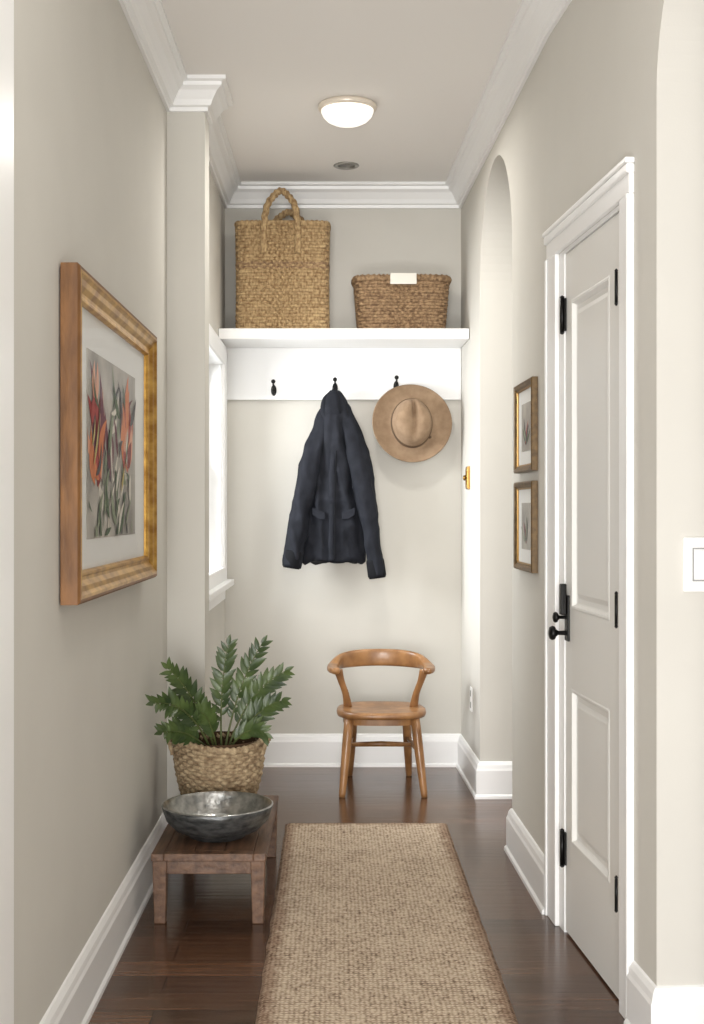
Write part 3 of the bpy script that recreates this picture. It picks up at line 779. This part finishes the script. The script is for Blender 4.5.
tube('stretcher_left', [fl_, (fl_+bl_)/2, bl_], [.009, .012, .009], M_chair, parent=ch)
tube('stretcher_right', [frr, (frr+brr)/2, brr], [.009, .012, .009], M_chair, parent=ch)
tube('stretcher_cross', [(fl_+bl_)/2, (fl_+bl_+frr+brr)/4+Vector((0, 0, .004)), (frr+brr)/2], [.010, .013, .010], M_chair, parent=ch, ref=(0, 0, 1))
rp_ = spline([(cx-.210, 5.98, .558), (cx-.226, 6.06, .560), (cx-.220, 6.16, .564), (cx-.180, 6.255, .572), (cx-.10, 6.305, .578), (cx, 6.32, .580),
              (cx+.10, 6.305, .578), (cx+.180, 6.255, .572), (cx+.220, 6.16, .564), (cx+.226, 6.06, .560), (cx+.210, 5.98, .558)], 8)
rings = []; n = len(rp_)
for i, p in enumerate(rp_):
    u = abs(i/(n-1)*2-1); t = (rp_[min(i+1, n-1)]-rp_[max(i-1, 0)]).normalized(); s = Vector((t.y, -t.x, 0)).normalized()
    c_ = max(0, 1-(u/.62)**4); hz = .014+.027*c_; wd = .026-.013*c_
    if u > .93: wd *= 1-.35*(u-.93)/.07
    rings.append([p+s*wd*math.copysign(abs(math.cos(a))**.6, math.cos(a))+Vector((0, 0, 1))*(hz*math.copysign(abs(math.sin(a))**.6, math.sin(a))+.004*c_) for a in [2*math.pi*q/16 for q in range(16)]])
loft('bow_rail', rings, M_chair, parent=ch)
for sg, nm in ((-1, 'arm_post_left'), (1, 'arm_post_right')):
    P = spline([(cx+sg*.200, 6.07, .552), (cx+sg*.186, 6.08, .50), (cx+sg*.166, 6.10, .44), (cx+sg*.155, 6.12, .374)], 8)
    tube(nm, P, [.021-.006*math.sin(math.pi*i/(len(P)-1)) for i in range(len(P))], M_chair, n=14, parent=ch, flat=.6, ref=(0, 1, 0))

# ------------------------------------------------------------------ lights
def area(name, loc, tgt, sx, sy, e, col=(1, 1, 1)):
    l = bpy.data.lights.new(name, 'AREA'); l.shape = 'RECTANGLE'; l.size = sx; l.size_y = sy; l.energy = e; l.color = col
    o = bpy.data.objects.new(name, l); o.location = loc
    o.rotation_euler = (Vector(tgt)-Vector(loc)).to_track_quat('-Z', 'Y').to_euler(); S.collection.objects.link(o)
area('foyer_key_light', (-.5, -6.0, 1.6), (.0, 6, 1.2), 2.2, 2.0, 440, (1, .99, .98))  # added key light behind the camera; no window is built there
area('ceiling_fill_uplight', (-.3, .2, .25), (.1, 4.2, 2.95), 2.0, 1.0, 95, (1, .98, .96))  # added uplight standing in for bounced light, brightens the ceiling
area('hall_lamp_light', (.03, 5.27, 2.84), (.03, 5.27, 0), .2, .2, 13, (1, .96, .9))
area('foyer_fill_light', (.0, 2.2, 2.9), (.0, 2.7, 0), .9, .9, 10, (1, .98, .95))  # added fill for the near side walls; no fixture hangs here
area('side_hall_light', (1.7, 4.3, 2.85), (1.6, 4.6, 0), 1.2, 2.0, 50, (1, .99, .97))
area('window_daylight', (-1.5, 5.9, 1.8), (0, 5.95, 1.2), 1.0, 1.2, 120, (.95, .98, 1))
wd = bpy.data.worlds.new('daylight'); S.world = wd; wd.use_nodes = True
wd.node_tree.nodes['Background'].inputs[0].default_value = (.95, .97, 1, 1)
wd.node_tree.nodes['Background'].inputs[1].default_value = .85

# ------------------------------------------------------------------ camera
cam = bpy.data.cameras.new('camera'); co = bpy.data.objects.new('camera', cam); S.collection.objects.link(co)
co.location = (0, 0, 1.3); co.rotation_euler = (math.radians(90), 0, 0)
cam.sensor_fit = 'VERTICAL'; cam.sensor_height = 36; cam.lens = 1300/1024*36
cam.shift_x = 12/1024; cam.shift_y = -2/1024
cam.clip_start = .05
S.camera = co
